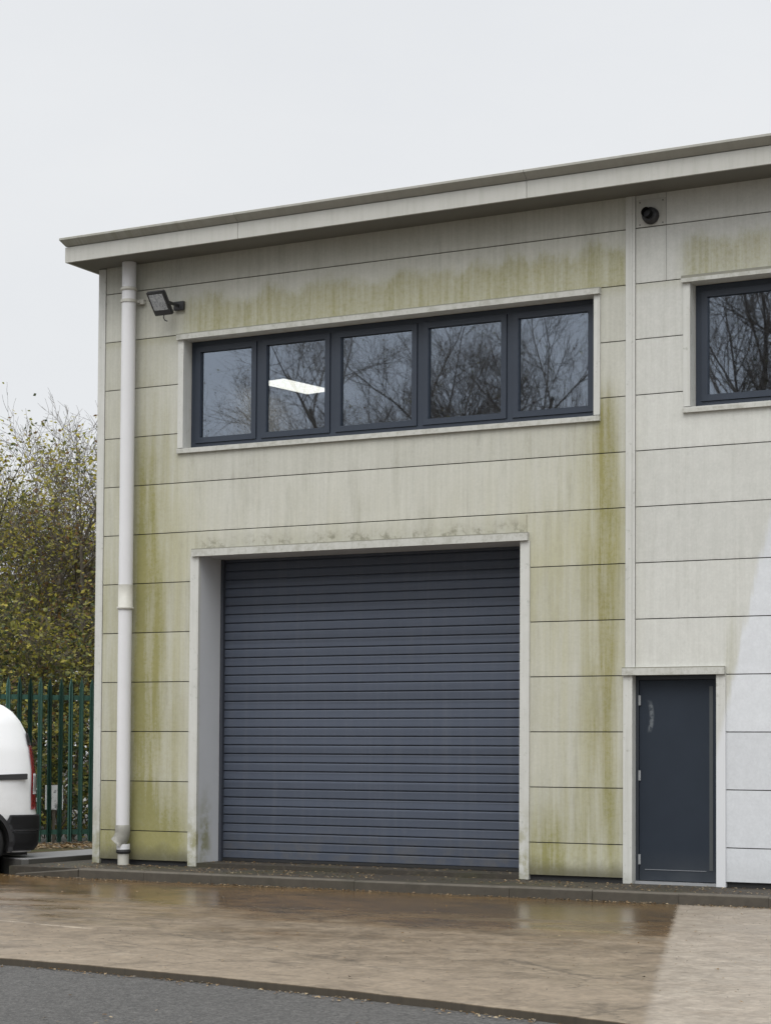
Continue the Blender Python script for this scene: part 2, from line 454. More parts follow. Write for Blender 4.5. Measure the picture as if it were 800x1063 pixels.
M = dict(
    wall=wall_material(), trim=trim_material(), reveal=reveal_material(), fascia=fascia_material(), coping=coping_material(),
    yard=concrete_material(), asphalt=asphalt_material(), pave=pavement_material(), kerb=kerb_material(), verge=verge_material(),
    shutter=shutter_material(), door=door_material(), glass=glass_material(), board=board_material(),
    groove=simple('joint_sealant', (.06, .06, .055), .8), dark=simple('dark_void', (.02, .02, .02), .8),
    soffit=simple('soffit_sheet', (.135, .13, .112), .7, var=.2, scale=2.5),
    frame=simple('anthracite_frame', (.026, .034, .049), .42, var=.1, scale=4, spec=.4),
    doorframe=simple('door_frame_paint', (.02, .025, .033), .5),
    guide=simple('guide_rail_metal', (.035, .04, .052), .5),
    rubber=simple('black_rubber', (.012, .012, .012), .7), blackplastic=simple('black_plastic', (.022, .022, .024), .5, var=.2, scale=14),
    pipe=simple('white_plastic_pipe', (.58, .578, .585), .55, var=.05, scale=3, spec=.3),
    pipedirt=simple('dirty_plastic_pipe', (.42, .41, .365), .5, var=.22, scale=16),
    steel=simple('galvanised_steel', (.42, .43, .44), .4, .7), hinge=simple('pale_hinge_metal', (.33, .34, .35), .45, .3),
    lens=None, fence=simple('green_powder_coat', (.036, .10, .078), .42, var=.3, scale=5),
    van=van_paint(),
    vanglass=simple('tinted_glass', (.01, .012, .014), .06, var=.0, coat=.5),
    red=simple('red_lens', (.28, .012, .014), .16, var=.08, coat=.6), clearlens=simple('clear_lens', (.55, .53, .53), .14, coat=.6),
    alloy=simple('wheel_silver', (.32, .33, .34), .35, .6), bark=simple('bark', (.105, .09, .07), .9, var=.35, scale=20),
    darkbark=simple('dark_bark', (.20, .17, .14), .9, var=.35, scale=20),
    roomwall=simple('room_wall_paint', (.60, .58, .56), .8, var=.04), roomfloor=simple('room_carpet', (.08, .08, .09), .9),
    blind=simple('blind_fabric', (.55, .58, .62), .7, var=.05),
    lamp=emit('lamp_diffuser', (1, .965, .88), 3.2),
    L1=leaf_material('leaf_olive', (.16, .17, .04), (.23, .205, .056)),
    L2=leaf_material('leaf_yellow_green', (.29, .29, .05), (.40, .33, .065)),
    L3=leaf_material('leaf_dark_green', (.045, .065, .026), (.075, .09, .036)),
    L4=leaf_material('leaf_russet', (.20, .11, .035), (.12, .075, .035)),
    L5=leaf_material('leaf_pale_litter', (.42, .34, .22), (.28, .19, .10)),
)
gg = G('floodlight_lens'); X, Y, Z = gg.xyz(True)
M['lens'] = gg.done(gg.mix(gg.ss(gg.noise(gg.vec(X, Y, Z), 30., 3), .4, .6), (.06, .06, .058), (.16, .16, .15)), .15, coat=.8)

# ------------------------------------------------------------------ world, sun, camera
w = bpy.data.worlds.new('World'); scene.world = w; w.use_nodes = True
nt = w.node_tree; nt.nodes.clear()
SUN_EL, SUN_AZ_VEC = math.radians(58), Vector((.12, -.99, 0)).normalized()
def build_world():
    class GW(G):
        def __init__(s): s.nt = nt; s.m = None
    g = GW()
    out = g.node('ShaderNodeOutputWorld'); bg = g.node('ShaderNodeBackground')
    sky = g.node('ShaderNodeTexSky', sky_type='NISHITA'); sky.sun_disc = False
    sky.sun_elevation = SUN_EL; sky.sun_rotation = math.atan2(SUN_AZ_VEC.x, SUN_AZ_VEC.y)
    sky.air_density = 1.0; sky.dust_density = 2.0
    tc = g.node('ShaderNodeTexCoord'); sp = g.node('ShaderNodeSeparateXYZ')
    nt.links.new(tc.outputs['Generated'], sp.inputs[0])
    x, y, z = [S(g, sp.outputs[i]) for i in range(3)]
    d = S(g, tc.outputs['Generated'])
    cl = g.noise(d, 2.2, 5, .55); cl2 = g.noise(g.vec(x*1.6, y*1.6, z*4.2), 2.0, 6, .6)
    lum = 7.75+g.ss(z, .36, .92)*12.5+g.ss(y, .15, -.6)*g.ss(z, .20, .6)*10.0
    lum = lum*(.92+cl*.08+cl2*.09)
    col = g.mix(cl2, (.95, .978, 1.02), (.985, .995, 1.0))
    cloud = g.scale(col, lum)
    mixed = g.mix(.05, cloud, S(g, sky.outputs[0]))
    g.put(bg.inputs[0], mixed); bg.inputs[1].default_value = .1
    nt.links.new(bg.outputs[0], out.inputs[0])
build_world()
sd = bpy.data.lights.new('sun', 'SUN'); sd.energy = 1.25; sd.angle = math.radians(34); sd.color = (1, .97, .93)
so = bpy.data.objects.new('sun', sd); COL.objects.link(so)
sv = SUN_AZ_VEC*math.cos(SUN_EL)+Vector((0, 0, math.sin(SUN_EL)))
so.rotation_euler = sv.to_track_quat('Z', 'Y').to_euler(); so.location = sv*60

cd = bpy.data.cameras.new('camera'); cam = bpy.data.objects.new('camera', cd); COL.objects.link(cam)
Fv = Vector((-0.47134794, 0.88105537, 0.0396554)); Rv = Vector((0.88184612, 0.47149842, 0.00605542)); Uv = Vector((0.0133623, -0.03782417, 0.99919507))
m = Matrix((Rv, Uv, -Fv)).transposed().to_4x4(); m.translation = Vector((14.70531614, -19.92414664, 1.32620998))
cam.matrix_world = m
cd.sensor_fit = 'HORIZONTAL'; cd.sensor_width = 36; cd.lens = 2070/800*36
cd.shift_x = 0; cd.shift_y = (698.16-531.5)/800
cd.clip_end = 2000; cd.clip_start = .1
scene.camera = cam
vs = scene.view_settings; vs.view_transform = 'Standard'; vs.look = 'None'; vs.exposure = .14; vs.gamma = 1; vs.use_curve_mapping = False
scene.cycles.max_bounces = 7; scene.cycles.transparent_max_bounces = 12; scene.cycles.use_denoising = True

# ------------------------------------------------------------------ ground
def sheet(name, poly, z, mat, label=None, thick=0):
    bm = bmesh.new()
    top = [bm.verts.new((x, y, z)) for x, y in poly]
    f = bm.faces.new(top)
    if f.normal.z < 0: f.normal_flip()
    bm.normal_update()
    if f.normal.z < 0: f.normal_flip()
    if thick:
        bot = [bm.verts.new((x, y, z-thick)) for x, y in poly]
        n = len(poly)
        for i in range(n): bm.faces.new((top[i], bot[i], bot[(i+1) % n], top[(i+1) % n]))
        bmesh.ops.recalc_face_normals(bm, faces=bm.faces)
    o = obj(name, bm, mat); tag(o, label, None, None, 'structure'); return o

sheet('asphalt_road', [(-250, -250), (250, -250), (250, 250), (-250, 250)], -.22, M['asphalt'], 'dark grey asphalt road surface in the foreground')
EDGE = [(-14, -8.3), (3, -8.45), (5.52, -8.55), (6.41, -8.62), (7.27, -8.73), (8.9, -9.03), (10.35, -9.4), (13, -10.3), (22, -14)]
def edgeY(x):
    for (x0, y0), (x1, y1) in zip(EDGE, EDGE[1:]):
        if x0 <= x <= x1: return y0+(y1-y0)*(x-x0)/(x1-x0)
    return EDGE[0][1]
# slab with a slightly ragged front edge
rag = []
x = 12.5
while x > 1:
    rag.append((x, edgeY(x)+random.uniform(-.012, .012))); x -= random.uniform(.08, .2)
sheet('concrete_yard', [(22, -.9), (22, -14), (13, -10.3)]+rag+[(-14, -8.3), (-14, -.9)], -.17, M['yard'], 'brown stained wet concrete apron in front of the unit', .06)
sheet('pavement', [(-.49, 12.4), (-.49, -1.0), (17.2, -1.0), (17.2, .6), (.1, .6), (.1, 12.4)], -.063, M['pave'], 'dirty pavement strip along the foot of the building', .12)
# kerb stones along the pavement
bm = bmesh.new()
x = .62
while x < 17:
    L = .915; dy = random.uniform(-.006, .006); dz = random.uniform(-.004, .004)
    prism(bm, [(-1.125+dy, -.2), (-1.115+dy, -.075+dz), (-1.10+dy, -.058+dz), (-1.0, -.058+dz), (-1.0, -.2)], x, x+L-.003)
    x += L
# dropped end piece
A = [(-1.12, -.2), (-1.12, -.075), (-1.10, -.06), (-1.0, -.06), (-1.0, -.2)]
B = [(-1.12, -.2), (-1.12, -.150), (-1.10, -.140), (-1.0, -.140), (-1.0, -.2)]
va = [bm.verts.new((.612, *p)) for p in A]; vb = [bm.verts.new((-.3, *p)) for p in B]
fs = [bm.faces.new(va), bm.faces.new(vb[::-1])]+[bm.faces.new((va[i], vb[i], vb[(i+1) % 5], va[(i+1) % 5])) for i in range(5)]
bmesh.ops.recalc_face_normals(bm, faces=fs)
tag(obj('kerb', bm, M['kerb']), 'row of stained kerb stones between pavement and concrete yard', None, None, 'structure')
VP = [(-1.3, -.12), (-1.9, .45), (-2.6, .5), (-6, -4.4), (-9.5, -9.5), (-40, -9.5), (-60, 40), (60, 60), (60, 13), (-1.3, 13)]
sheet('verge', VP, -.025, M['verge'], 'leaf strewn verge under the green fence', .2)
def kerb_run(pts, wd, z1, z0, name, mat, label):
    bm = bmesh.new(); n = len(pts); rows = []
    for i, p in enumerate(pts):
        a = Vector(pts[max(i-1, 0)]); b = Vector(pts[min(i+1, n-1)]); t = (b-a).normalized(); nr = Vector((t.y, -t.x))
        q = Vector(p); rows.append([bm.verts.new((*(q+nr*o), z)) for o, z in ((wd, z0), (wd, z1-.02), (wd-.02, z1), (0, z1), (0, z0))])
    for i in range(n-1):
        for k in range(5): bm.faces.new((rows[i][k], rows[i+1][k], rows[i+1][(k+1) % 5], rows[i][(k+1) % 5]))
    bm.faces.new(rows[0]); bm.faces.new(rows[-1][::-1])
    bmesh.ops.recalc_face_normals(bm, faces=bm.faces)
    return tag(obj(name, bm, mat), label, None, None, 'structure')
kerb_run([(-9.5, -9.5), (-6, -4.4), (-2.6, .5), (-2.2, .62), (-1.9, .45), (-1.36, -.1)], .13, -.012, -.22, 'verge_kerb',
         simple('grey_kerb', (.19, .19, .195), .6, var=.25, scale=6), 'grey concrete kerb edging the leaf strewn verge')
sheet('side_path', [(-.5, -.62), (-.56, -.68), (-1.0, -.47), (-1.34, -.1), (-1.34, 13), (-.5, 13)], .0, side_path_material(), 'grey concrete path slab along the side of the building', .21)
sheet('grass_field', [(-90, -27), (60, -27), (60, -120), (-90, -120)], -.205, M['verge'], 'grass beyond the road behind the photographer')

# ------------------------------------------------------------------ building
B = empty('industrial_unit', (0, 0, 0))
tag(B, 'pale cladded industrial unit with green algae stains, grey roller shutter and strip windows', 'building')
XR, YB = 17.0, 12.0
JOINTS = [.35+.6*k for k in range(12)]
OPEN = [(1.225, 6.617, 4.94, 6.31), (7.615, 13.3, 4.94, 6.33), (1.455, 5.775, -1, 3.69), (6.975, 8.005, -1, 2.19)]
def wall_mesh():
    bm = bmesh.new(); gap = .0052
    bays = [(.104, 6.940), (7.058, 13.99), (14.10, 16.9)]
    zs = sorted(set([0., 7.36]+JOINTS+[o[2] for o in OPEN if o[2] > 0]+[o[3] for o in OPEN]))
    def quad(a, b, c, d, mi=0):
        f = bm.faces.new([bm.verts.new(p) for p in (a, b, c, d)]); f.material_index = mi
    for b0, b1 in bays:
        xs = sorted(set([b0, b1]+[e for o in OPEN for e in o[:2] if b0 < e < b1]+([7.399, 7.4025] if b0 == 7.058 else [])))
        for xa, xb in zip(xs, xs[1:]):
            xm = (xa+xb)/2
            for za, zb in zip(zs, zs[1:]):
                zm = (za+zb)/2
                if any(o[0] < xm < o[1] and o[2] < zm < o[3] for o in OPEN): continue
                if abs(xm-7.40075) < .0012 and zm > 6.35:
                    quad((xa, .004, za), (xb, .004, za), (xb, .004, zb), (xa, .004, zb), 1); continue
                z0 = za+(gap if za in JOINTS else 0); z1 = zb-(gap if zb in JOINTS else 0)
                y = .0
                quad((xa, y, z0), (xb, y, z0), (xb, y, z1), (xa, y, z1))
                if za in JOINTS: quad((xa, .022, z0), (xb, .022, z0), (xb, y, z0), (xa, y, z0))
                if zb in JOINTS: quad((xa, y, z1), (xb, y, z1), (xb, .022, z1), (xa, .022, z1))
                quad((xa, .022, za), (xb, .022, za), (xb, .022, zb), (xa, .022, zb), 1)
    # remaining sides
    for q in [((16.9, 0, 0), (16.9, YB, 0), (16.9, YB, 7.3), (16.9, 0, 7.3)), ((16.9, YB, 0), (0, YB, 0), (0, YB, 7.3), (16.9, YB, 7.3)), ((0.003, YB, 0), (0.003, 0.01, 0), (0.003, 0.01, 7.3), (0.003, YB, 7.3))]:
        quad(*q)
    return bm
obj('wall', wall_mesh(), [M['wall'], M['groove']], B)
obj('corner_trim', boxes((-.004, .100, -.012, .10, -.055, 7.27)), M['trim'], B, bevel=.003)
def strip(x0, x1, z0, z1):
    return boxes((x0, x0+.034, -.010, .02, z0, z1), (x0+.0345, x1-.0345, -.0135, .02, z0, z1), (x1-.034, x1, -.010, .02, z0, z1))
obj('cover_strip', strip(6.945, 7.053, 2.238, 7.306), M['trim'], B, bevel=.002)
obj('cover_strip', strip(13.992, 14.098, 0., 7.28), M['trim'], B, bevel=.002)
for a_, b_ in ((.02, 1.40), (5.83, 6.92), (8.06, 16.9)): obj('plinth', boxes((a_, b_, .03, .12, -.2, .02)), M['dark'], B)
obj('threshold', boxes((1.5, 5.75, .0, .9, -.2, -.012)), M['pave'], B)

# roof
RISE = .0033
def lift(o):
    for v in o.data.vertices: v.co.z += RISE*v.co.x
    return o
R = lift(obj('roof', boxes((-.14, XR, -.42, YB+.4, 7.31, 7.52)), M['groove'], B))
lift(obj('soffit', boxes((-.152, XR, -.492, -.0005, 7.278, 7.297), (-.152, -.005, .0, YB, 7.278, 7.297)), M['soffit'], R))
bm = bmesh.new(); fx = [-.157, 2.33, 6.0, 9.67, 13.34, XR]
for a, b in zip(fx, fx[1:]): box(bm, a+(.003 if a > 0 else 0), b-.003, -.5, -.47, 7.272, 7.457)
box(bm, -.157, -.130, -.469, YB+.4, 7.272, 7.457)
lift(obj('fascia', bm, M['fascia'], R, bevel=.003))
bm = bmesh.new()
prof = [(-.455, 7.466), (-.497, 7.466), (-.588, 7.532), (-.588, 7.556), (-.575, 7.562), (-.30, 7.575), (-.30, 7.50), (-.455, 7.50)]
ends = [-.13, -.15, -.185, -.185, -.185, -.185, -.15, -.13]
for a, b in zip(fx, fx[1:]):
    first = a < 0
    prism(bm, prof, a+.003, b-.003, x0s=ends if first else None)
prism(bm, [(-.11, 7.466), (-.152, 7.466), (-.183, 7.532), (-.183, 7.556), (.15, 7.575), (.15, 7.5), (-.11, 7.5)], -.29, YB+.4, 'Y')
lift(obj('coping', bm, M['coping'], R))

# --- windows
def window(x0, x1, z0, z1, mull, panes_blank=()):
    """x0..z1: inside of the trim; mull: mullion centres"""
    o = empty('window'); o.parent = B
    D = .225
    obj('head_trim', boxes((x0-.088, x1+.078, -.048, D, z1, z1+.072)), M['trim'], o, bevel=.004)
    obj('side_trim', boxes((x0-.078, x0-.0, -.016, D, z0-.001, z1-.001)), [M['trim']], o, bevel=.003)
    obj('side_trim', boxes((x1, x1+.072, -.016, D, z0-.001, z1-.001)), M['trim'], o, bevel=.003)
    bm = bmesh.new(); prism(bm, [(-.034, z0-.068), (-.034, z0-.012), (D, z0+.008), (D, z0-.068)], x0-.08, x1+.074)
    obj('sill', bm, M['trim'], o)
    yf, yb = .165, .215
    fb = [(x0+.002, x0+.062, yf, yb, z0+.01, z1-.002), (x1-.062, x1-.002, yf, yb, z0+.01, z1-.002),
          (x0+.062, x1-.062, yf, yb, z1-.062, z1-.002), (x0+.062, x1-.062, yf, yb, z0+.01, z0+.065)]
    for c in mull: fb.append((c-.034, c+.034, yf, yb, z0+.065, z1-.062))
    obj('frame', boxes(*fb), M['frame'], o, bevel=.004)
    ed = [x0+.062]+[e for c in mull for e in (c-.034, c+.034)]+[x1-.062]
    for k in range(0, len(ed), 2):
        a, b = ed[k]+.005, ed[k+1]-.005; c, d = z0+.070, z1-.067; q = .066
        obj('sash', boxes((a, a+q, .150, .21, c, d), (b-q, b, .150, .21, c, d), (a+q, b-q, .150, .21, c, c+q), (a+q, b-q, .150, .21, d-q, d)), M['frame'], o, bevel=.005)
        obj('pane', boxes((a+q-.004, b-q+.004, .188, .191, c+q-.004, d-q+.004)), M['glass'], o)
    return o
window(1.266, 6.579, 4.972, 6.282, [2.232, 3.242, 4.385, 5.506])
window(7.671, 13.25, 4.985, 6.30, [8.72, 9.85, 10.98, 12.1])

# --- roller shutter
Sh = empty('roller_shutter'); Sh.parent = B
obj('head_trim', boxes((1.428, 5.818, -.050, .02, 3.645, 3.738)), M['trim'], Sh, bevel=.004)
obj('flashing', boxes((1.462, 5.79, -.014, .01, 3.742, 3.935)), M['wall'], Sh, bevel=.002)
obj('side_trim', boxes((1.395, 1.515, -.018, .03, -.056, 3.643)), M['trim'], Sh, bevel=.004)
obj('side_trim', boxes((5.72, 5.832, -.018, .03, -.056, 3.643)), M['trim'], Sh, bevel=.004)
obj('reveal_lining', boxes((1.47, 1.513, .031, .60, -.056, 3.66), (5.722, 5.77, .031, .60, -.056, 3.66), (1.514, 5.721, .021, .60, 3.648, 3.69)), M['reveal'], Sh)
bm = bmesh.new()
N = 35; z0 = .03; pitch = (3.72-z0)/N; YS = .53
prof = []
for i in range(N):
    zb = z0+i*pitch
    # flat slat face, rolled lower lip, recessed hinge groove
    prof += [(YS-.004, zb+.0), (YS-.010, zb+.004), (YS-.0105, zb+.012), (YS-.0095, zb+.03), (YS-.0085, zb+pitch*.5), (YS-.0075, zb+pitch-.022), (YS-.004, zb+pitch-.012), (YS+.014, zb+pitch-.0095), (YS+.014, zb+pitch-.001)]
for a, b in zip(prof, prof[1:]):
    f = bm.faces.new([bm.verts.new(p) for p in ((1.55, *a), (5.69, *a), (5.69, *b), (1.55, *b))])
obj('curtain', bm, M['shutter'], Sh)
obj('bottom_bar', boxes((1.55, 5.69, .505, .55, -.008, .027)), M['rubber'], Sh, bevel=.004)
for a, b in ((1.515, 1.555), (5.685, 5.72)):
    obj('guide_rail', boxes((a, b, .47, .60, -.01, 3.647)), M['guide'], Sh, bevel=.004)

# --- personnel door
Dn = empty('door'); Dn.parent = B
obj('head_trim', boxes((6.921, 8.055, -.050, .12, 2.152, 2.236)), M['trim'], Dn, bevel=.004)
obj('side_trim', boxes((6.925, 7.028, -.020, .12, -.058, 2.150)), M['trim'], Dn, bevel=.004)
obj('side_trim', boxes((7.957, 8.057, -.020, .12, -.058, 2.150)), M['trim'], Dn, bevel=.004)
obj('frame', boxes((7.029, 7.062, .085, .16, -.03, 2.150), (7.925, 7.956, .085, .16, -.03, 2.150), (7.062, 7.925, .085, .16, 2.105, 2.150)), M['doorframe'], Dn, bevel=.003)
obj('leaf', boxes((7.067, 7.920, .098, .145, -.022, 2.10)), M['door'], Dn, bevel=.003)
obj('kick_rail', boxes((7.13, 7.81, .093, .0975, .089, .096)), simple('dull_rail', (.16, .17, .185), .5), Dn)
obj('edge_strip', boxes((7.845, 7.885, .0925, .0975, .1, 2.03)), simple('strip_paint', (.05, .056, .058), .5), Dn, bevel=.002)
for z in (1.83, 1.03, .14):
    bm = boxes((7.069, 7.082, .084, .0975, z+.005, z+.11)); box(bm, 7.060, 7.067, .084, .094, z+.004, z+.111)
    obj('hinge', bm, M['hinge'], Dn, bevel=.002)
obj('sill_plate', boxes((7.03, 7.955, .03, .16, -.06, -.03)), M['steel'], Dn)

# --- office behind the glass
def room(name, x0, x1, y0, y1, z0, z1):
    bm = bmesh.new(); v = box(bm, x0, x1, y0, y1, z0, z1)
    for f in bm.faces: f.normal_flip()
    fr = [f for f in bm.faces if all(abs(u.co.y-y0) < 1e-6 for u in f.verts)]
    bmesh.ops.delete(bm, geom=fr, context='FACES_ONLY')
    for f in bm.faces:
        if all(abs(u.co.z-z0) < 1e-6 for u in f.verts): f.material_index = 1
    return obj(name, bm, [M['roomwall'], M['roomfloor']], B)
room('office_room', .06, 6.95, .24, 7.0, 3.95, 6.42)
room('office_room', 7.08, 13.9, .24, 7.0, 3.95, 6.42)
obj('partition', boxes((-.0+.07, 1.2, 1.55, 1.65, 3.95, 6.41)), M['roomwall'], B) if False else None

CL = empty('ceiling_light', (.9, 3.75, 6.40)); tag(CL, 'lit rectangular ceiling light seen through the second pane', 'light')
ang = math.atan2(.97, .50)
bm = bmesh.new(); box(bm, -.56, .56, -.27, .27, -.002, .015); o = obj('housing', bm, M['roomwall'], CL)
bm = bmesh.new(); box(bm, -.54, .54, -.25, .25, -.006, -.0025); o = obj('diffuser', bm, M['lamp'], CL)
CL.location = (.58, 3.78, 6.40); CL.rotation_euler = (0, 0, math.radians(80))

VB = empty('vertical_blind', (6.02, .55, 6.3)); tag(VB, 'pale vertical blind hanging inside the rightmost pane of the long window', 'blind')
obj('headrail', boxes((-.55, .55, -.03, .03, .03, .09)), M['blind'], VB)
bm = bmesh.new()
for i in range(12):
    x = -.5+i*.09; a = math.radians(52)
    c, s = .044*math.cos(a), .044*math.sin(a)
    vs_ = [bm.verts.new(p) for p in ((x-c, -s, -1.35), (x+c, s, -1.35), (x+c, s, .03), (x-c, -s, .03))]
    bm.faces.new(vs_)
obj('slats', bm, M['blind'], VB)

# ------------------------------------------------------------------ drainpipe
DP = empty('drainpipe', (.535, -.13, -.06)); tag(DP, 'white plastic drainpipe running down the left end of the facade', 'drainpipe')
def local(bm, o):
    bmesh.ops.translate(bm, verts=bm.verts, vec=-Vector(o.location)); return bm
px, py = .535, -.13
bm = bmesh.new(); tube(bm, [(px, py, 3.06), (px, py, 7.275)], .086, 32); obj('upper_pipe', local(bm, DP), M['pipe'], DP)
bm = bmesh.new(); tube(bm, [(px-.004, py, .30), (px-.002, py, 3.06)], .083, 32); obj('lower_pipe', local(bm, DP), M['pipe'], DP)
bm = bmesh.new(); tube(bm, [(px, py, 3.03), (px, py, 3.04), (px, py, 3.06), (px, py, 3.062), (px, py, 3.33)], [.098, .104, .104, .0895, .0895], 32)
obj('socket', local(bm, DP), M['pipedirt'], DP)
bm = bmesh.new(); tube(bm, [(px, py, 6.925), (px, py, 6.935), (px, py, 6.96), (px, py, 6.97)], [.09, .102, .102, .09], 32); obj('collar', local(bm, DP), M['pipedirt'], DP)
for z in (6.80,):
    bm = bmesh.new(); tube(bm, [(px, py, z-.018), (px, py, z+.018)], .0965, 32); box(bm, px+.085, px+.16, -.05, -.001, z-.03, z+.03); box(bm, px+.06, px+.11, -.07, -.04, z-.015, z+.015)
    obj('bracket', local(bm, DP), M['pipedirt'], DP)
bm = bmesh.new()
tube(bm, [(px-.004, py, .42), (px-.004, py, .415), (px-.004, py, .33), (px-.012, py-.01, .27), (px-.03, py-.03, .225), (px-.058, py-.05, .19)], [.084, .090, .090, .091, .092, .092], 32, cap=False)
bmesh.ops.solidify(bm, geom=bm.faces[:], thickness=.006)
obj('shoe', local(bm, DP), M['pipedirt'], DP, smooth=True)
bm = bmesh.new(); tube(bm, [(px+.01, py, -.06), (px+.01, py, .115)], .068, 28); obj('ground_stub', local(bm, DP), M['pipedirt'], DP)
bm = bmesh.new(); tube(bm, [(px+.01, py, .075), (px+.01, py, .085), (px+.01, py, .115), (px+.01, py, .125)], [.07, .088, .088, .07], 28); obj('rubber_ring', local(bm, DP), M['rubber'], DP)
bm = bmesh.new(); tube(bm, [(px+.008, py, .125), (px+.006, py, .19)], [.080, .082], 28); obj('adaptor', local(bm, DP), M['pipe'], DP)

# ------------------------------------------------------------------ floodlight
FL = empty('floodlight', (1.075, -.25, 6.70)); tag(FL, 'small black floodlight tilted down on a wall bracket beside the drainpipe', 'floodlight')
tilt = math.radians(40)
Rm = Matrix.Rotation(tilt, 3, 'X')
def rot(bm):
    bmesh.ops.rotate(bm, verts=bm.verts, cent=(0, 0, 0), matrix=Rm); return bm
# local frame: face normal -Y before the tilt
bm = bmesh.new(); W_, H_ = .128, .158
box(bm, -W_, W_, -.02, .03, -H_, H_)
obj('housing', rot_b := rot(bm), M['blackplastic'], FL, bevel=.008)
bm = bmesh.new(); box(bm, -W_+.03, W_-.03, -.0245, -.0205, -H_+.075, H_-.03); obj('lens', rot(bm), M['lens'], FL)
bm = bmesh.new()
for i in range(7): box(bm, -.09+i*.028, -.082+i*.028, .0305, .06, -.1, .1)
obj('cooling_fins', rot(bm), M['blackplastic'], FL)
bm = bmesh.new(); box(bm, .126, .138, -.005, .235, -.022, .014); box(bm, .06, .20, .205, .239, -.055, .05); obj('bracket', bm, M['blackplastic'], FL, bevel=.003)
bm = bmesh.new(); tube(bm, [(.0, .09, -.12), (.01, .07, -.17), (.035, .06, -.20), (.06, .08, -.21)], .007, 8); obj('cable', bm, M['rubber'], FL)

# ------------------------------------------------------------------ flue
FU = empty('flue_terminal', (7.235, 0, 7.06)); tag(FU, 'black boiler flue outlet on a square plate under the eaves', 'flue')
obj('plate', boxes((-.165, .160, -.006, .0, -.105, .19)), M['fascia'], FU, bevel=.002)
bm = bmesh.new(); tube(bm, [(0, -.006, 0), (0, -.02, 0), (0, -.07, 0), (0, -.08, 0)], [.088, .092, .085, .06], 28); obj('collar', bm, M['blackplastic'], FU)
bm = bmesh.new(); tube(bm, [(-.01, -.07, .012), (-.012, -.15, .016)], .052, 28, cap=False); bmesh.ops.solidify(bm, geom=bm.faces[:], thickness=.008)
box(bm, -.055, .035, -.078, -.0765, -.03, .06)
obj('outlet_pipe', bm, M['rubber'], FU)
for a, b in ((-.13, -.08), (.13, -.08), (.13, .16), (-.13, .16)):
    bm = bmesh.new(); tube(bm, [(a, -.006, b), (a, -.011, b)], .007, 8); obj('screw', bm, M['groove'], FU)

# ------------------------------------------------------------------ palisade fence
FD = Vector((math.cos(math.radians(55)), math.sin(math.radians(55)), 0)); FN = Vector((-FD.y, FD.x, 0))
FA = Vector((-2.33, 3.14, -.025))
PF = empty('palisade_fence', FA, math.radians(55)); tag(PF, 'green steel palisade fence with pointed pales behind the white van', 'fence')
def pale():
    bm = bmesh.new()
    # W section pale, pointed top, local x along the fence, -y towards the yard
    sec = [(-.034, .004), (-.018, -.012), (-.006, -.004), (.006, -.004), (.018, -.012), (.034, .004)]
    zl = [(.055, 1.), (2.22, 1.)]
    r0 = [bm.verts.new((x, y, .055)) for x, y in sec]; r1 = [bm.verts.new((x, y, 2.24)) for x, y in sec]
    r2 = [bm.verts.new((x*.62, y*.8, 2.30)) for x, y in sec]; tp = bm.verts.new((0, 0, 2.375))
    for a, b in ((r0, r1), (r1, r2)):
        for i in range(5): bm.faces.new((a[i], a[i+1], b[i+1], b[i]))
    for i in range(5): bm.faces.new((r2[i], r2[i+1], tp))
    bmesh.ops.solidify(bm, geom=bm.faces[:], thickness=.003)
    return bm
p0 = obj('pale', pale(), M['fence'], PF)
npale = 0
t = -11.0
while t < 4.05:
    c = p0 if npale == 0 else p0.copy()
    if npale: COL.objects.link(c); c.parent = PF
    c.location = (t, -.035+random.uniform(-.004, .004), random.uniform(-.008, .008)); c.rotation_euler = (0, random.uniform(-.006, .006), random.uniform(-.03, .03))
    npale += 1; t += .150
for z in (.19, 2.085):
    bm = boxes((-11.1, 4.1, -.006, .046, z-.034, z-.026), (-11.1, 4.1, -.0, .007, z-.0255, z+.034)); obj('rail', bm, M['fence'], PF)
for t in (-9.75, -7.0, -4.25, -1.5, 1.25, 4.0):
    bm = boxes((t-.05, t+.05, .046, .054, -.1, 2.2), (t-.004, t+.004, .0545, .15, -.1, 2.2), (t-.05, t+.05, .1505, .158, -.1, 2.2)); obj('post', bm, M['fence'], PF)

NB = empty('notice_board', (-2.85, 2.92, -.03), math.radians(40)); tag(NB, 'small faded white notice on a stake behind the green fence', 'sign')
obj('panel', boxes((-.125, .125, -.012, .0, .50, .85)), M['board'], NB, bevel=.003)
obj('stake', boxes((-.02, .02, .001, .03, -.05, .83)), M['bark'], NB)

# ------------------------------------------------------------------ white van
VN = empty('parked_van', (-.97-.819*.93, -1.03+.574*.93, -.17), math.radians(55)); tag(VN, 'white panel van with black bumper parked at the left beside the fence', 'van')
def interp(tab, z):
    if z <= tab[0][0]: return tab[0][1]
    for (a, u), (b, v) in zip(tab, tab[1:]):
        if z <= b: return u+(v-u)*(z-a)/(b-a)
    return tab[-1][1]
OFF = .86     # rear end ahead of the rear axle (origin) along +x
REAR = [(.2, -.12), (.32, -.03), (.45, -.02), (.66, -.03), (.75, -.05), (1.27, -.075), (1.5, -.11), (1.7, -.17), (1.85, -.25), (1.95, -.33), (2.03, -.43), (2.08, -.56), (2.11, -.75)]
FRONT = [(.2, -4.45), (.35, -4.58), (.6, -4.6), (.85, -4.52), (1.0, -4.3), (1.08, -3.7), (1.15, -3.45), (1.5, -3.0), (1.85, -2.5), (2.0, -2.2), (2.08, -1.9), (2.11, -1.7)]
HW = [(.2, .86), (.35, .93), (.7, .965), (1.1, .965), (1.5, .92), (1.85, .84), (1.98, .78), (2.04, .70), (2.08, .6), (2.11, .42)]
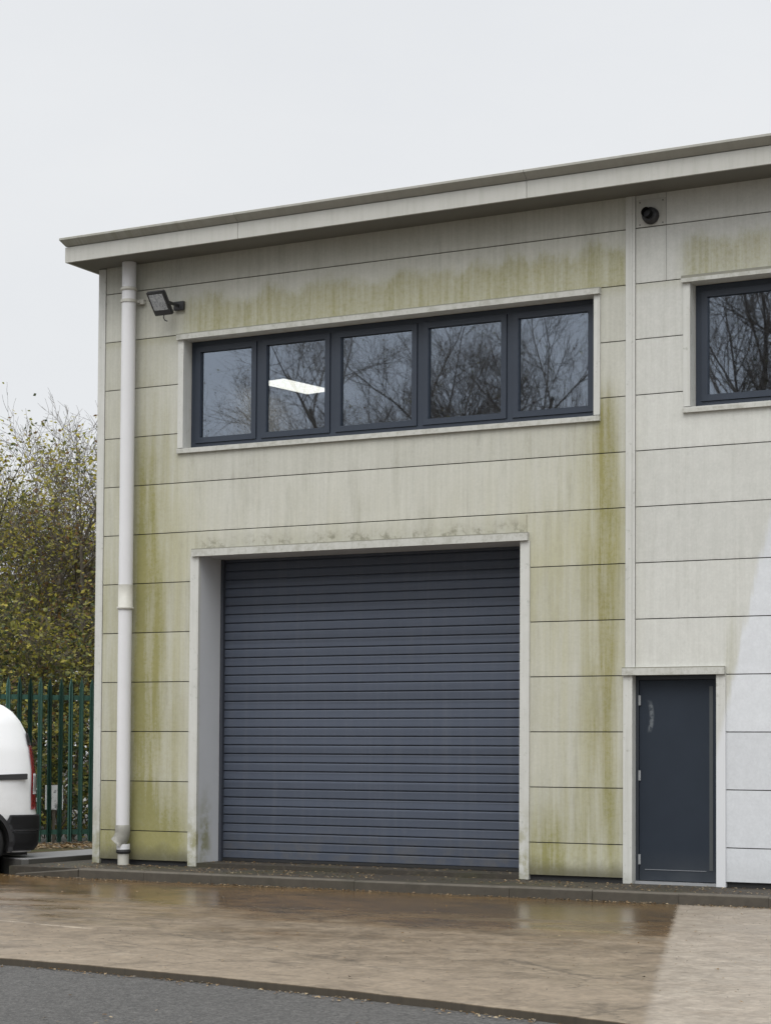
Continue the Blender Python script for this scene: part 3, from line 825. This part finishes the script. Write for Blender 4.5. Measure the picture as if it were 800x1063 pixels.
def vs_pt(z, a, grow=0):
    xr, xf, b = interp(REAR, z)+OFF+grow, interp(FRONT, z)+OFF-grow, interp(HW, z)+grow
    c, h = (xr+xf)/2, (xr-xf)/2; n = 2/9.
    ca, sa = math.cos(a), math.sin(a)
    return Vector((c+h*math.copysign(abs(ca)**n, ca), b*math.copysign(abs(sa)**n, sa), z))
def bodyangs(k=16):
    # dense around the rounded corners
    out = []
    for q in range(4):
        for i in range(k): out.append(q*PI/2+PI/2*(i/k))
    return out
def van_body():
    bm = bmesh.new(); zs = [.24+.05*i for i in range(35)]+[1.97, 2.0, 2.03, 2.055, 2.075, 2.09, 2.10, 2.108]
    zs = [z for z in zs if z < 1.95]+[z for z in zs if z > 1.96]
    an = bodyangs(); rows = [[bm.verts.new(vs_pt(z, a)) for a in an] for z in zs]
    n = len(an)
    for r, s in zip(rows, rows[1:]):
        for i in range(n): bm.faces.new((r[i], r[(i+1) % n], s[(i+1) % n], s[i]))
    bm.faces.new(rows[0][::-1]); bm.faces.new(rows[-1])
    bmesh.ops.recalc_face_normals(bm, faces=bm.faces)
    return bm
body = obj('body', van_body(), M['van'], VN, smooth=True)
bm = bmesh.new()
for ax in (0., -2.75):
    for s_ in (-1, 1): tube(bm, [(ax, s_*.55, .35), (ax, s_*1.2, .35)], .415, 40)
bmesh.ops.remove_doubles(bm, verts=bm.verts, dist=.0001); bmesh.ops.recalc_face_normals(bm, faces=bm.faces)
cut = obj('wheel_cutter', bm, M['dark'], VN)
bo = body.modifiers.new('b', 'BOOLEAN'); bo.object = cut; bo.operation = 'DIFFERENCE'; bo.solver = 'EXACT'; bo.material_mode = 'TRANSFER'
bpy.context.view_layer.update()
dg = bpy.context.evaluated_depsgraph_get()
me = bpy.data.meshes.new_from_object(body.evaluated_get(dg)); body.modifiers.clear(); body.data = me
bpy.data.objects.remove(cut, do_unlink=True)
def patch(z0, z1, a0, a1, grow, nz=10, na=10, thick=.012, shape=None):
    bm = bmesh.new(); g = []
    for i in range(nz+1):
        z = z0+(z1-z0)*i/nz
        b0, b1 = shape(z) if shape else (a0, a1)
        g.append([bm.verts.new(vs_pt(z, b0+(b1-b0)*k/na, grow)) for k in range(na+1)])
    for i in range(nz):
        for k in range(na): bm.faces.new((g[i][k], g[i][k+1], g[i+1][k+1], g[i+1][k]))
    bmesh.ops.solidify(bm, geom=bm.faces[:], thickness=thick)
    bmesh.ops.recalc_face_normals(bm, faces=bm.faces)
    return bm
def ang_for_x(z, x, side):
    xr, xf = interp(REAR, z)+OFF, interp(FRONT, z)+OFF
    c, h = (xr+xf)/2, (xr-xf)/2
    ca = max(-1, min(1, (x-c)/h)); ca = math.copysign(abs(ca)**4.5, ca)
    return side*math.acos(ca)
# rear bumper wraps both corners
archx = lambda z: math.sqrt(max(.02, .425**2-(z-.35)**2))
bump_f = lambda z: (ang_for_x(z, archx(z), -1), -ang_for_x(z, archx(z), -1))
obj('bumper', patch(.26, .50, 0, 0, .022, 8, 48, .02, bump_f), M['blackplastic'], VN, smooth=True)
top_f = lambda z: (ang_for_x(z, archx(z)+max(0, z-.62)*1.6, -1), -ang_for_x(z, archx(z)+max(0, z-.62)*1.6, -1))
obj('bumper_top', patch(.505, .70, 0, 0, .030, 8, 48, .022, top_f), M['blackplastic'], VN, smooth=True)
for s in (-1, 1):
    tl = obj('tail_light', patch(.76, 1.66, 0, 0, .010, 18, 6, .012, lambda z: (ang_for_x(z, OFF-.185-.10*max(0, z-1.25), s), s*.22)), M['red'], VN, smooth=True)
    obj('reverse_lamp', patch(.95, 1.20, 0, 0, .015, 6, 6, .008, lambda z: (ang_for_x(z, OFF-.165, s), s*.25)), M['clearlens'], tl, smooth=True)
    obj('light_surround', patch(1.55, 1.70, 0, 0, .014, 4, 6, .008, lambda z: (ang_for_x(z, OFF-.235-.06*(z-1.55), s), s*.25)), M['blackplastic'], tl, smooth=True)
    # sliding door rail, rising slightly to the rear
    bm = bmesh.new(); pr = []
    for i in range(13):
        x = OFF-.25-i*.13; zc = 1.165-.02*i*.13/.6
        y = interp(HW, zc)+.004
        pr.append([bm.verts.new((x, s*(y+dy), zc+dz)) for dy, dz in ((-.02, -.036), (.016, -.032), (.016, .032), (-.02, .036))])
    for a, b in zip(pr, pr[1:]):
        for k in range(4): bm.faces.new((a[k], a[(k+1) % 4], b[(k+1) % 4], b[k]))
    bm.faces.new(pr[0]); bm.faces.new(pr[-1][::-1]); bmesh.ops.recalc_face_normals(bm, faces=bm.faces)
    obj('door_rail', bm, M['blackplastic'], VN)
    # front door window
    bm = bmesh.new(); gr = []
    for z in (1.2, 1.3, 1.4, 1.5, 1.6, 1.7, 1.78):
        xa = -2.35+(z-1.2)*.80
        gr.append([bm.verts.new((xa+(-1.3-xa)*k/4, s*(interp(HW, z)+.008), z)) for k in range(5)])
    for a, b in zip(gr, gr[1:]):
        for k in range(4): bm.faces.new((a[k], a[k+1], b[k+1], b[k]))
    bmesh.ops.solidify(bm, geom=bm.faces[:], thickness=.01); bmesh.ops.recalc_face_normals(bm, faces=bm.faces)
    obj('side_window', bm, M['vanglass'], VN)
    bm = boxes((-2.02, -1.9, *(sorted((s*.95, s*1.12))), 1.16, 1.34)); obj('wing_mirror', bm, M['blackplastic'], VN, bevel=.03)
    for ax in (0., -2.75):
        wv = empty('wheel', (ax, s*.83, .35)); wv.parent = VN
        bm = bmesh.new(); tube(bm, [(0, s*(-.10), 0), (0, s*(-.095), 0), (0, s*(-.07), 0), (0, s*.07, 0), (0, s*.095, 0), (0, s*.10, 0), (0, s*.095, 0)], [.22, .31, .345, .345, .32, .24, .215], 48, cap=False)
        obj('tyre', bm, M['rubber'], wv)
        bm = bmesh.new(); tube(bm, [(0, s*.02, 0), (0, s*.093, 0), (0, s*.085, 0), (0, s*.095, 0)], [.222, .222, .12, .05], 48)
        obj('rim', bm, M['alloy'], wv)
        # black arch lip
        bm = bmesh.new(); rr = []
        for k in range(25):
            a = math.radians(-14)+math.radians(208)*k/24
            yy = interp(HW, max(.3, .35+.43*math.sin(a)))
            rr.append([bm.verts.new((ax+q*math.cos(a), s*(yy+d), .35+q*math.sin(a))) for q, d in ((.405, -.06), (.405, .014), (.455, .014), (.465, -.03))])
        for a, b in zip(rr, rr[1:]):
            for k in range(3): bm.faces.new((a[k], a[k+1], b[k+1], b[k]))
        obj('arch_trim', bm, M['blackplastic'], VN, smooth=False)
obj('underbody', boxes((-3.6, .70, -.70, .70, .20, .50)), M['dark'], VN)
bm = bmesh.new()
vsn = [bm.verts.new(p) for p in ((-2.63, -.80, 1.17), (-2.63, .80, 1.17), (-1.72, .68, 1.84), (-1.72, -.68, 1.84))]
vsn = [bm.verts.new((interp(FRONT, z)+OFF-.012, y, z)) for y, z in ((-.78, 1.18), (.78, 1.18), (.72, 1.5), (.64, 1.84), (-.64, 1.84), (-.72, 1.5))]
bm.faces.new((vsn[0], vsn[1], vsn[2], vsn[5])); bm.faces.new((vsn[5], vsn[2], vsn[3], vsn[4]))
bmesh.ops.delete(bm, geom=[v for v in bm.verts if not v.link_faces], context='VERTS')
bmesh.ops.solidify(bm, geom=bm.faces[:], thickness=.02)
obj('windscreen', bm, M['vanglass'], VN)

# ------------------------------------------------------------------ trees
class Wood:
    def __init__(s): s.v, s.f = [], []
    def limb(s, pts, rads, seg):
        base = len(s.v); n = len(pts)
        for i, p in enumerate(pts):
            d = (pts[min(i+1, n-1)]-pts[max(i-1, 0)]).normalized()
            u = d.orthogonal().normalized(); w_ = d.cross(u)
            for k in range(seg):
                a = 2*PI*k/seg
                s.v.append(p+u*(rads[i]*math.cos(a))+w_*(rads[i]*math.sin(a)))
        for i in range(n-1):
            for k in range(seg):
                s.f.append((base+i*seg+k, base+i*seg+(k+1) % seg, base+(i+1)*seg+(k+1) % seg, base+(i+1)*seg+k))

def grow(wood, tips, rnd, p, d, L, r, depth, maxd, spread, up, kids, minr=.004, droop=0, ratio=1.):
    n = 5 if depth < 2 else 4
    pts, rads = [p.copy()], [r]
    q, dd = p.copy(), d.normalized()
    for i in range(n):
        dd = (dd+Vector((rnd.gauss(0, .13), rnd.gauss(0, .13), rnd.gauss(0, .10)+up-droop*depth*.02))).normalized()
        q = q+dd*(L/n); pts.append(q.copy()); rads.append(max(minr*.6, r*(1-.62*(i+1)/n)))
    wood.limb(pts, rads, 7 if depth == 0 else (5 if depth == 1 else 3))
    if depth >= maxd-1: tips.extend((pts[i], depth) for i in range(1, n+1))
    if depth == maxd: return
    nk = kids[depth]
    for k in range(nk):
        f = (.22 if depth else .28)+(1-.28)*(k+rnd.random())/nk
        i = min(n-1, int(f*n)); u = f*n-i
        bp = pts[i].lerp(pts[min(i+1, n)], min(1, u)); br = rads[i]*(1-u)+rads[min(i+1, n)]*u
        ax = (pts[min(i+1, n)]-pts[i]).normalized(); o = ax.orthogonal().normalized()
        o.rotate(Matrix.Rotation(rnd.random()*2*PI, 3, ax))
        sp = spread*rnd.uniform(.75, 1.25)
        nd = (ax*math.cos(sp)+o*math.sin(sp))
        grow(wood, tips, rnd, bp, nd, L*(ratio if depth == 0 else 1)*rnd.uniform(.45, .68)*(1.1-.35*f), max(minr, br*.62), depth+1, maxd, spread, up, kids, minr, droop, ratio)

def leaves(tips, rnd, count, size, jitter, weights, zdens=None):
    v, f, mi = [], [], []
    n = 0
    while n < count:
        p, _ = tips[int(rnd.random()*len(tips))]
        if zdens and rnd.random() > zdens(p): continue
        if zdens and mnoise.noise(p*1.25) < -.06 and rnd.random() < .78: continue
        c = p+Vector((rnd.gauss(0, jitter), rnd.gauss(0, jitter), rnd.gauss(0, jitter)))
        s = size*rnd.uniform(.6, 1.35)
        a = Vector((rnd.gauss(0, 1), rnd.gauss(0, 1), rnd.gauss(0, .6))).normalized(); b = a.orthogonal().normalized()
        b.rotate(Matrix.Rotation(rnd.random()*6.28, 3, a)); nn = a.cross(b)
        i = len(v)
        v += [c-a*s, c+b*s*.55+nn*s*.12, c+a*s, c-b*s*.55+nn*s*.12]
        f += [(i, i+1, i+2), (i, i+2, i+3)]
        r_ = rnd.random(); k = 0
        while k < len(weights)-1 and r_ > weights[k]: r_ -= weights[k]; k += 1
        mi += [k, k]; n += 1
    return v, f, mi
LM = [M['L1'], M['L2'], M['L3'], M['L4']]

def tree_mesh(seed, H, maxd, kids, spread, up, stems=1, r0=None, lean=.12, minr=.004, L0=.62, ratio=1.):
    rnd = random.Random(seed); wd, tips = Wood(), []
    for s_ in range(stems):
        a = 6.28*s_/stems+rnd.random(); off = .22 if stems > 1 else 0
        p = Vector((off*math.cos(a), off*math.sin(a), -.1)); d = Vector((lean*math.cos(a)*rnd.uniform(.5, 1.5), lean*math.sin(a)*rnd.uniform(.5, 1.5), 1))
        grow(wd, tips, rnd, p, d, H*L0*rnd.uniform(.85, 1.1), r0 or H*.012, 0, maxd, spread, up, kids, minr, 0, ratio)
    return wd, tips, rnd

def place_tree(name, loc, mesh, leafargs, label, cat, group, bark='bark', rz=0.):
    wd, tips, rnd = mesh
    t = empty(name, loc, rz); tag(t, label, cat, group)
    raw('trunk', wd.v, wd.f, M[bark], t, True)
    if leafargs:
        v, f, mi = leaves(tips, rnd, *leafargs)
        raw('crown', v, f, LM, t, False, mi)
    return t

GRP = 'scrub trees beyond the fence'
W_olive = (.46, .36, .12, .06); W_yel = (.32, .46, .06, .16); W_dark = (.50, .16, .32, .02); W_rus = (.40, .28, .08, .24)
dens = lambda k: (lambda p: max(.08, 1.15-p.z/k))
spec = [
    # x, y, H, leaves, size, weights, label, density falloff
    (-7.2, 8.4, 8.3, 7200, .042, W_yel, 'thin autumn tree with yellow brown leaves standing tallest above the fence', 8.5),
    (-8.9, 7.6, 7.6, 7200, .042, W_olive, 'bushy olive green tree behind the van roof at the left edge of the photo', 8.),
    (-5.6, 8.8, 7.2, 6300, .042, W_rus, 'half bare russet tinged tree right beside the corner of the building', 7.5),
    (-5.6, 6.2, 4.3, 6200, .042, W_olive, 'dense low olive shrub just behind the fence near the building corner', 9.),
    (-7.4, 5.2, 4.6, 6200, .042, W_dark, 'dense dark evergreen shrub behind the fence above the van', 9.),
    (-10.2, 4.2, 4.8, 5600, .045, W_dark, 'broad dark shrub left of the van behind the fence', 9.),
    (-4.3, 8.2, 4.8, 5600, .042, W_dark, 'dark leafy shrub tucked against the side wall of the unit', 9.),
    (-10.8, 10.8, 8.2, 6300, .046, W_olive, 'hazy olive tree in the second row behind the leftmost tree', 9.),
    (-7.6, 12.5, 8.0, 6300, .046, W_olive, 'slender olive tree in the back row between the two bare trees', 9.),
]
for i, (x, y, H, nl, sz, wt, lb, k) in enumerate(spec):
    place_tree('scrub_tree', (x, y, -.03), tree_mesh(20+i, H, 4, (8, 6, 5, 3), .72, .05, 3, H*.010, .2, .0045, .66), (nl, sz, .16, wt, dens(k)), lb, 'tree', GRP, rz=i*1.3)
for i, (x, y, H, lb) in enumerate([(-11.9, 11.6, 8.3, 'bare tree with fine upright twigs at the far left against the sky'), (-8.9, 12.9, 7.7, 'bare tree whose bent twigs reach towards the roof corner')]):
    place_tree('bare_tree', (x, y, -.03), tree_mesh(50+i, H, 4, (9, 6, 5, 4), .62, .06, 1, .10, .05, .005, .72), None, lb, 'tree', 'bare trees behind the scrub', rz=i)
# dense ivy and bramble under the trees: nobody could count it
rnd = random.Random(5); v, f, mi = [], [], []
tp = []
for i in range(5200):
    t = rnd.uniform(-11, 5); dpt = .55+abs(rnd.gauss(0, 1.1))
    p = FA+FD*t+FN*dpt
    h = (1.35+.75*mnoise.noise(Vector((t*.6, dpt*.5, 0)))+.55*dpt)
    if p.x > -.3: continue
    tp.append((Vector((p.x, p.y, (.16 if dpt < 1.5 else 0)+abs(rnd.random())**.8*max(.3, h))), 0))
v, f, mi = leaves(tp, rnd, 34000, .042, .09, (.42, .05, .49, .04))
low = [(FA+FD*rnd.uniform(-11, 4.2)+FN*rnd.uniform(.35, 1.3)+Vector((0, 0, .2+.5*rnd.random()**1.4)), 0) for i in range(1500)]
low = [q for q in low if q[0].x < -.2 and mnoise.noise(q[0]*.9) > -.25]
v2, f2, m2 = leaves(low, rnd, 5200, .034, .06, (.30, .60, .08, .02))
tag(raw('low_plants', v2, f2, LM, None, False, m2), 'bright yellow green low plants just behind the foot of the fence', 'undergrowth', None, 'stuff')
tag(raw('ivy_undergrowth', v, f, LM, None, False, mi), 'dark tangled ivy and bramble behind the fence', 'undergrowth', None, 'stuff')
far = [(FA+FD*rnd.uniform(-13, 7)+FN*rnd.uniform(4.6, 6.4)+Vector((0, 0, 3.0*rnd.random()**.9)), 0) for i in range(5000)]
far = [q for q in far if q[0].x < -1.5]
v, f, mi = leaves(far, rnd, 16000, .085, .12, (.40, .04, .54, .02))
tag(raw('evergreen_backdrop', v, f, LM, None, False, mi), 'dark evergreen thicket filling the depth under the scrub trees', 'undergrowth', None, 'stuff')
# brambly stems within it
wd = Wood()
for i in range(260):
    t = rnd.uniform(-11, 5); p = FA+FD*t+FN*rnd.uniform(.6, 2.6)
    if p.x > -.35: continue
    d = Vector((rnd.gauss(0, .35), rnd.gauss(0, .35), 1)); pts = [p]
    for k in range(6):
        d = (d+Vector((rnd.gauss(0, .25), rnd.gauss(0, .25), -.06))).normalized(); pts.append(pts[-1]+d*rnd.uniform(.3, .5))
    wd.limb(pts, [.012-.0015*k for k in range(7)], 3)
tag(raw('bramble_stems', wd.v, wd.f, M['bark'], None, True), 'thin brown stems rising through the ivy behind the fence', 'undergrowth', None, 'stuff')

# trees on the far side of the road, mirrored in the windows
def far_tree(proto, loc, sc, rz, label):
    t = empty('roadside_tree', loc, rz); t.scale = (sc,)*3; tag(t, label, 'tree', 'bare trees across the road reflected in the glass')
    for ch in proto:
        c = ch.copy(); COL.objects.link(c); c.parent = t
    return t
protos = []
for sd_, kids, spr, upv in ((101, (17, 9, 7, 5), .72, .06), (102, (14, 8, 6, 4), .84, .05), (103, (14, 8, 6, 4), .66, .07)):
    wd, tips, rnd = tree_mesh(sd_, 14., 4, kids, spr, upv, 1, .135, .04, .0045, .80, .60)
    t = bpy.data.objects.new('trunk', None)
    me = bpy.data.meshes.new('trunk'); me.from_pydata(wd.v, [], wd.f); me.materials.append(M['darkbark']); me.update()
    ch = [bpy.data.objects.new('trunk', me)]
    v, f, mi = leaves(tips, rnd, 500, .035, .08, (.35, .1, .2, .35))
    m2 = bpy.data.meshes.new('crown'); m2.from_pydata(v, [], f)
    for q in LM: m2.materials.append(q)
    m2.polygons.foreach_set('material_index', mi); m2.update()
    ch.append(bpy.data.objects.new('crown', m2)); protos.append(ch)
fars = [(-13.7, -32, 0, 1.0, 0., 'dense bare tree across the road mirrored in the middle pane'), (-12.4, -35.5, 2, 1.0, 2., 'twiggy bare tree across the road, just behind the one mirrored in the middle pane'),
        (-10.7, -32, 1, .93, 1., 'spreading bare tree across the road mirrored in the fourth pane'), (-2.0, -32, 0, 1.22, 3., 'tall bare tree across the road mirrored in the right hand window'),
        (-19.0, -33, 1, .80, 2.2, 'short bare tree across the road mirrored low in the leftmost pane'), (-16.6, -33.5, 2, .83, 4., 'short upright bare tree across the road mirrored beneath the ceiling light'),
        (-7.9, -33, 2, .73, 5., 'low bare tree across the road mirrored at the foot of the fifth pane'), (1.0, -34, 1, 1.2, .4, 'wide bare tree across the road at the right end of the row'),
        (-14.9, -37, 1, 1.06, 3.3, 'grey twiggy bare tree behind, left of the dense one mirrored in the middle pane'), (-13.2, -39, 0, 1.12, 5.1, 'tall thin bare tree farthest back among those mirrored in the middle pane'),
        (-11.6, -38, 0, 1.08, .7, 'upright bare tree farthest back, mirrored beside the spreading one in the fourth pane'), (-9.7, -34, 2, .90, 2.9, 'fine twigged bare tree across the road mirrored at the right of the fourth pane'),
        (-17.8, -36, 0, .86, 1.1, 'round headed bare tree across the road mirrored between the two left panes'), (-5.9, -35, 1, .70, 3.7, 'small wide bare tree across the road mirrored low at the right of the fifth pane'),
        (-3.4, -35, 2, 1.25, .2, 'tall twiggy bare tree mirrored at the left edge of the right hand window'), (-.6, -37, 0, 1.3, 4.4, 'very tall bare tree at the back of the row across the road'),
        (-22.5, -34, 0, .80, 1.7, 'small bare tree across the road at the left end of the row')]
for x, y, k, sc, rz, lb in fars: far_tree(protos[k], (x, y, -.2), sc, rz, lb)

# ------------------------------------------------------------------ fallen leaves
def litter(name, pts, label, size, weights, mats, flat=.35):
    rnd = random.Random(len(pts)); v, f, mi = [], [], []
    for (x, y, z) in pts:
        a = rnd.random()*6.28; s = size*rnd.uniform(.5, 1.4)
        A = Vector((math.cos(a), math.sin(a), rnd.uniform(-flat, flat))); Bv = Vector((-math.sin(a), math.cos(a), rnd.uniform(-flat, flat)))
        c = Vector((x, y, z+s*flat+.002)); i = len(v)
        v += [c-A*s, c+Bv*s*.6+Vector((0, 0, s*.25)), c+A*s, c-Bv*s*.6+Vector((0, 0, s*.2))]
        f += [(i, i+1, i+2), (i, i+2, i+3)]
        r_ = rnd.random(); k = 0
        while k < len(weights)-1 and r_ > weights[k]: r_ -= weights[k]; k += 1
        mi += [k, k]
    tag(raw(name, v, f, mats, None, False, mi), label, 'leaves', None, 'stuff')
rnd = random.Random(11)
pts = []
while len(pts) < 3200:
    t = rnd.uniform(-6, 4); q = rnd.gauss(-.35, .32); p = FA+FD*t+FN*q
    if p.x < -1.36 and p.y > -.5+0*(p.x): 
        dd = (p.x+2.6)*(-.82)+(p.y-.5)*.57
        if dd > .12 or p.x > -1.9: pts.append((p.x, p.y, -.022))
litter('verge_leaves', pts, 'orange brown fallen leaves lying under the green fence', .035, (.35, .45, .2), [M['L4'], M['L5'], M['bark']])
pts = []
for i in range(2600):
    x = rnd.uniform(-.45, 12)
    y = -1.12-abs(rnd.gauss(0, .10)) if rnd.random() < .42 else rnd.uniform(-.99, -.02)
    z = -.168 if y < -1.1 else -.062
    if mnoise.noise(Vector((x*.9, y, 3.))) < -.1 and rnd.random() < .7: continue
    pts.append((x, y, z))
for i in range(160):
    x = rnd.uniform(1.56, 5.68); pts.append((x, rnd.uniform(.02, .46), -.010))
litter('pavement_litter', pts, 'small dry leaves and grit scattered along the pavement and kerb', .014, (.55, .3, .15), [M['L5'], M['L4'], M['bark']])
pts = []
for i in range(700):
    x = rnd.uniform(1, 12.4); y = edgeY(x)-abs(rnd.gauss(0, .07))-.015
    if mnoise.noise(Vector((x*1.5, 0, 8.))) > -.15 or rnd.random() < .25: pts.append((x, y, -.219))
litter('roadside_litter', pts, 'dry leaf crumbs along the edge of the concrete at the road', .014, (.45, .35, .2), [M['L5'], M['L4'], M['bark']])
pts = []
for i in range(1500):
    x = rnd.uniform(.5, 12.5); y = rnd.uniform(-8.5, -1.15); pts.append((x, y, -.169))
litter('yard_grit', pts, 'dark grit and leaf crumbs scattered thinly over the concrete yard', .007, (.2, .35, .45), [M['L5'], M['L4'], M['rubber']], .2)
pts = []
for i in range(110): pts.append((rnd.uniform(1, 12), rnd.uniform(-8.4, -1.2), -.168))
for i in range(30): pts.append((rnd.uniform(6, 13), rnd.uniform(-11.5, -9.6), -.219))
litter('yard_leaves', pts, 'a few single leaves scattered over the concrete and the road', .016, (.4, .35, .25), [M['L5'], M['L4'], M['bark']])
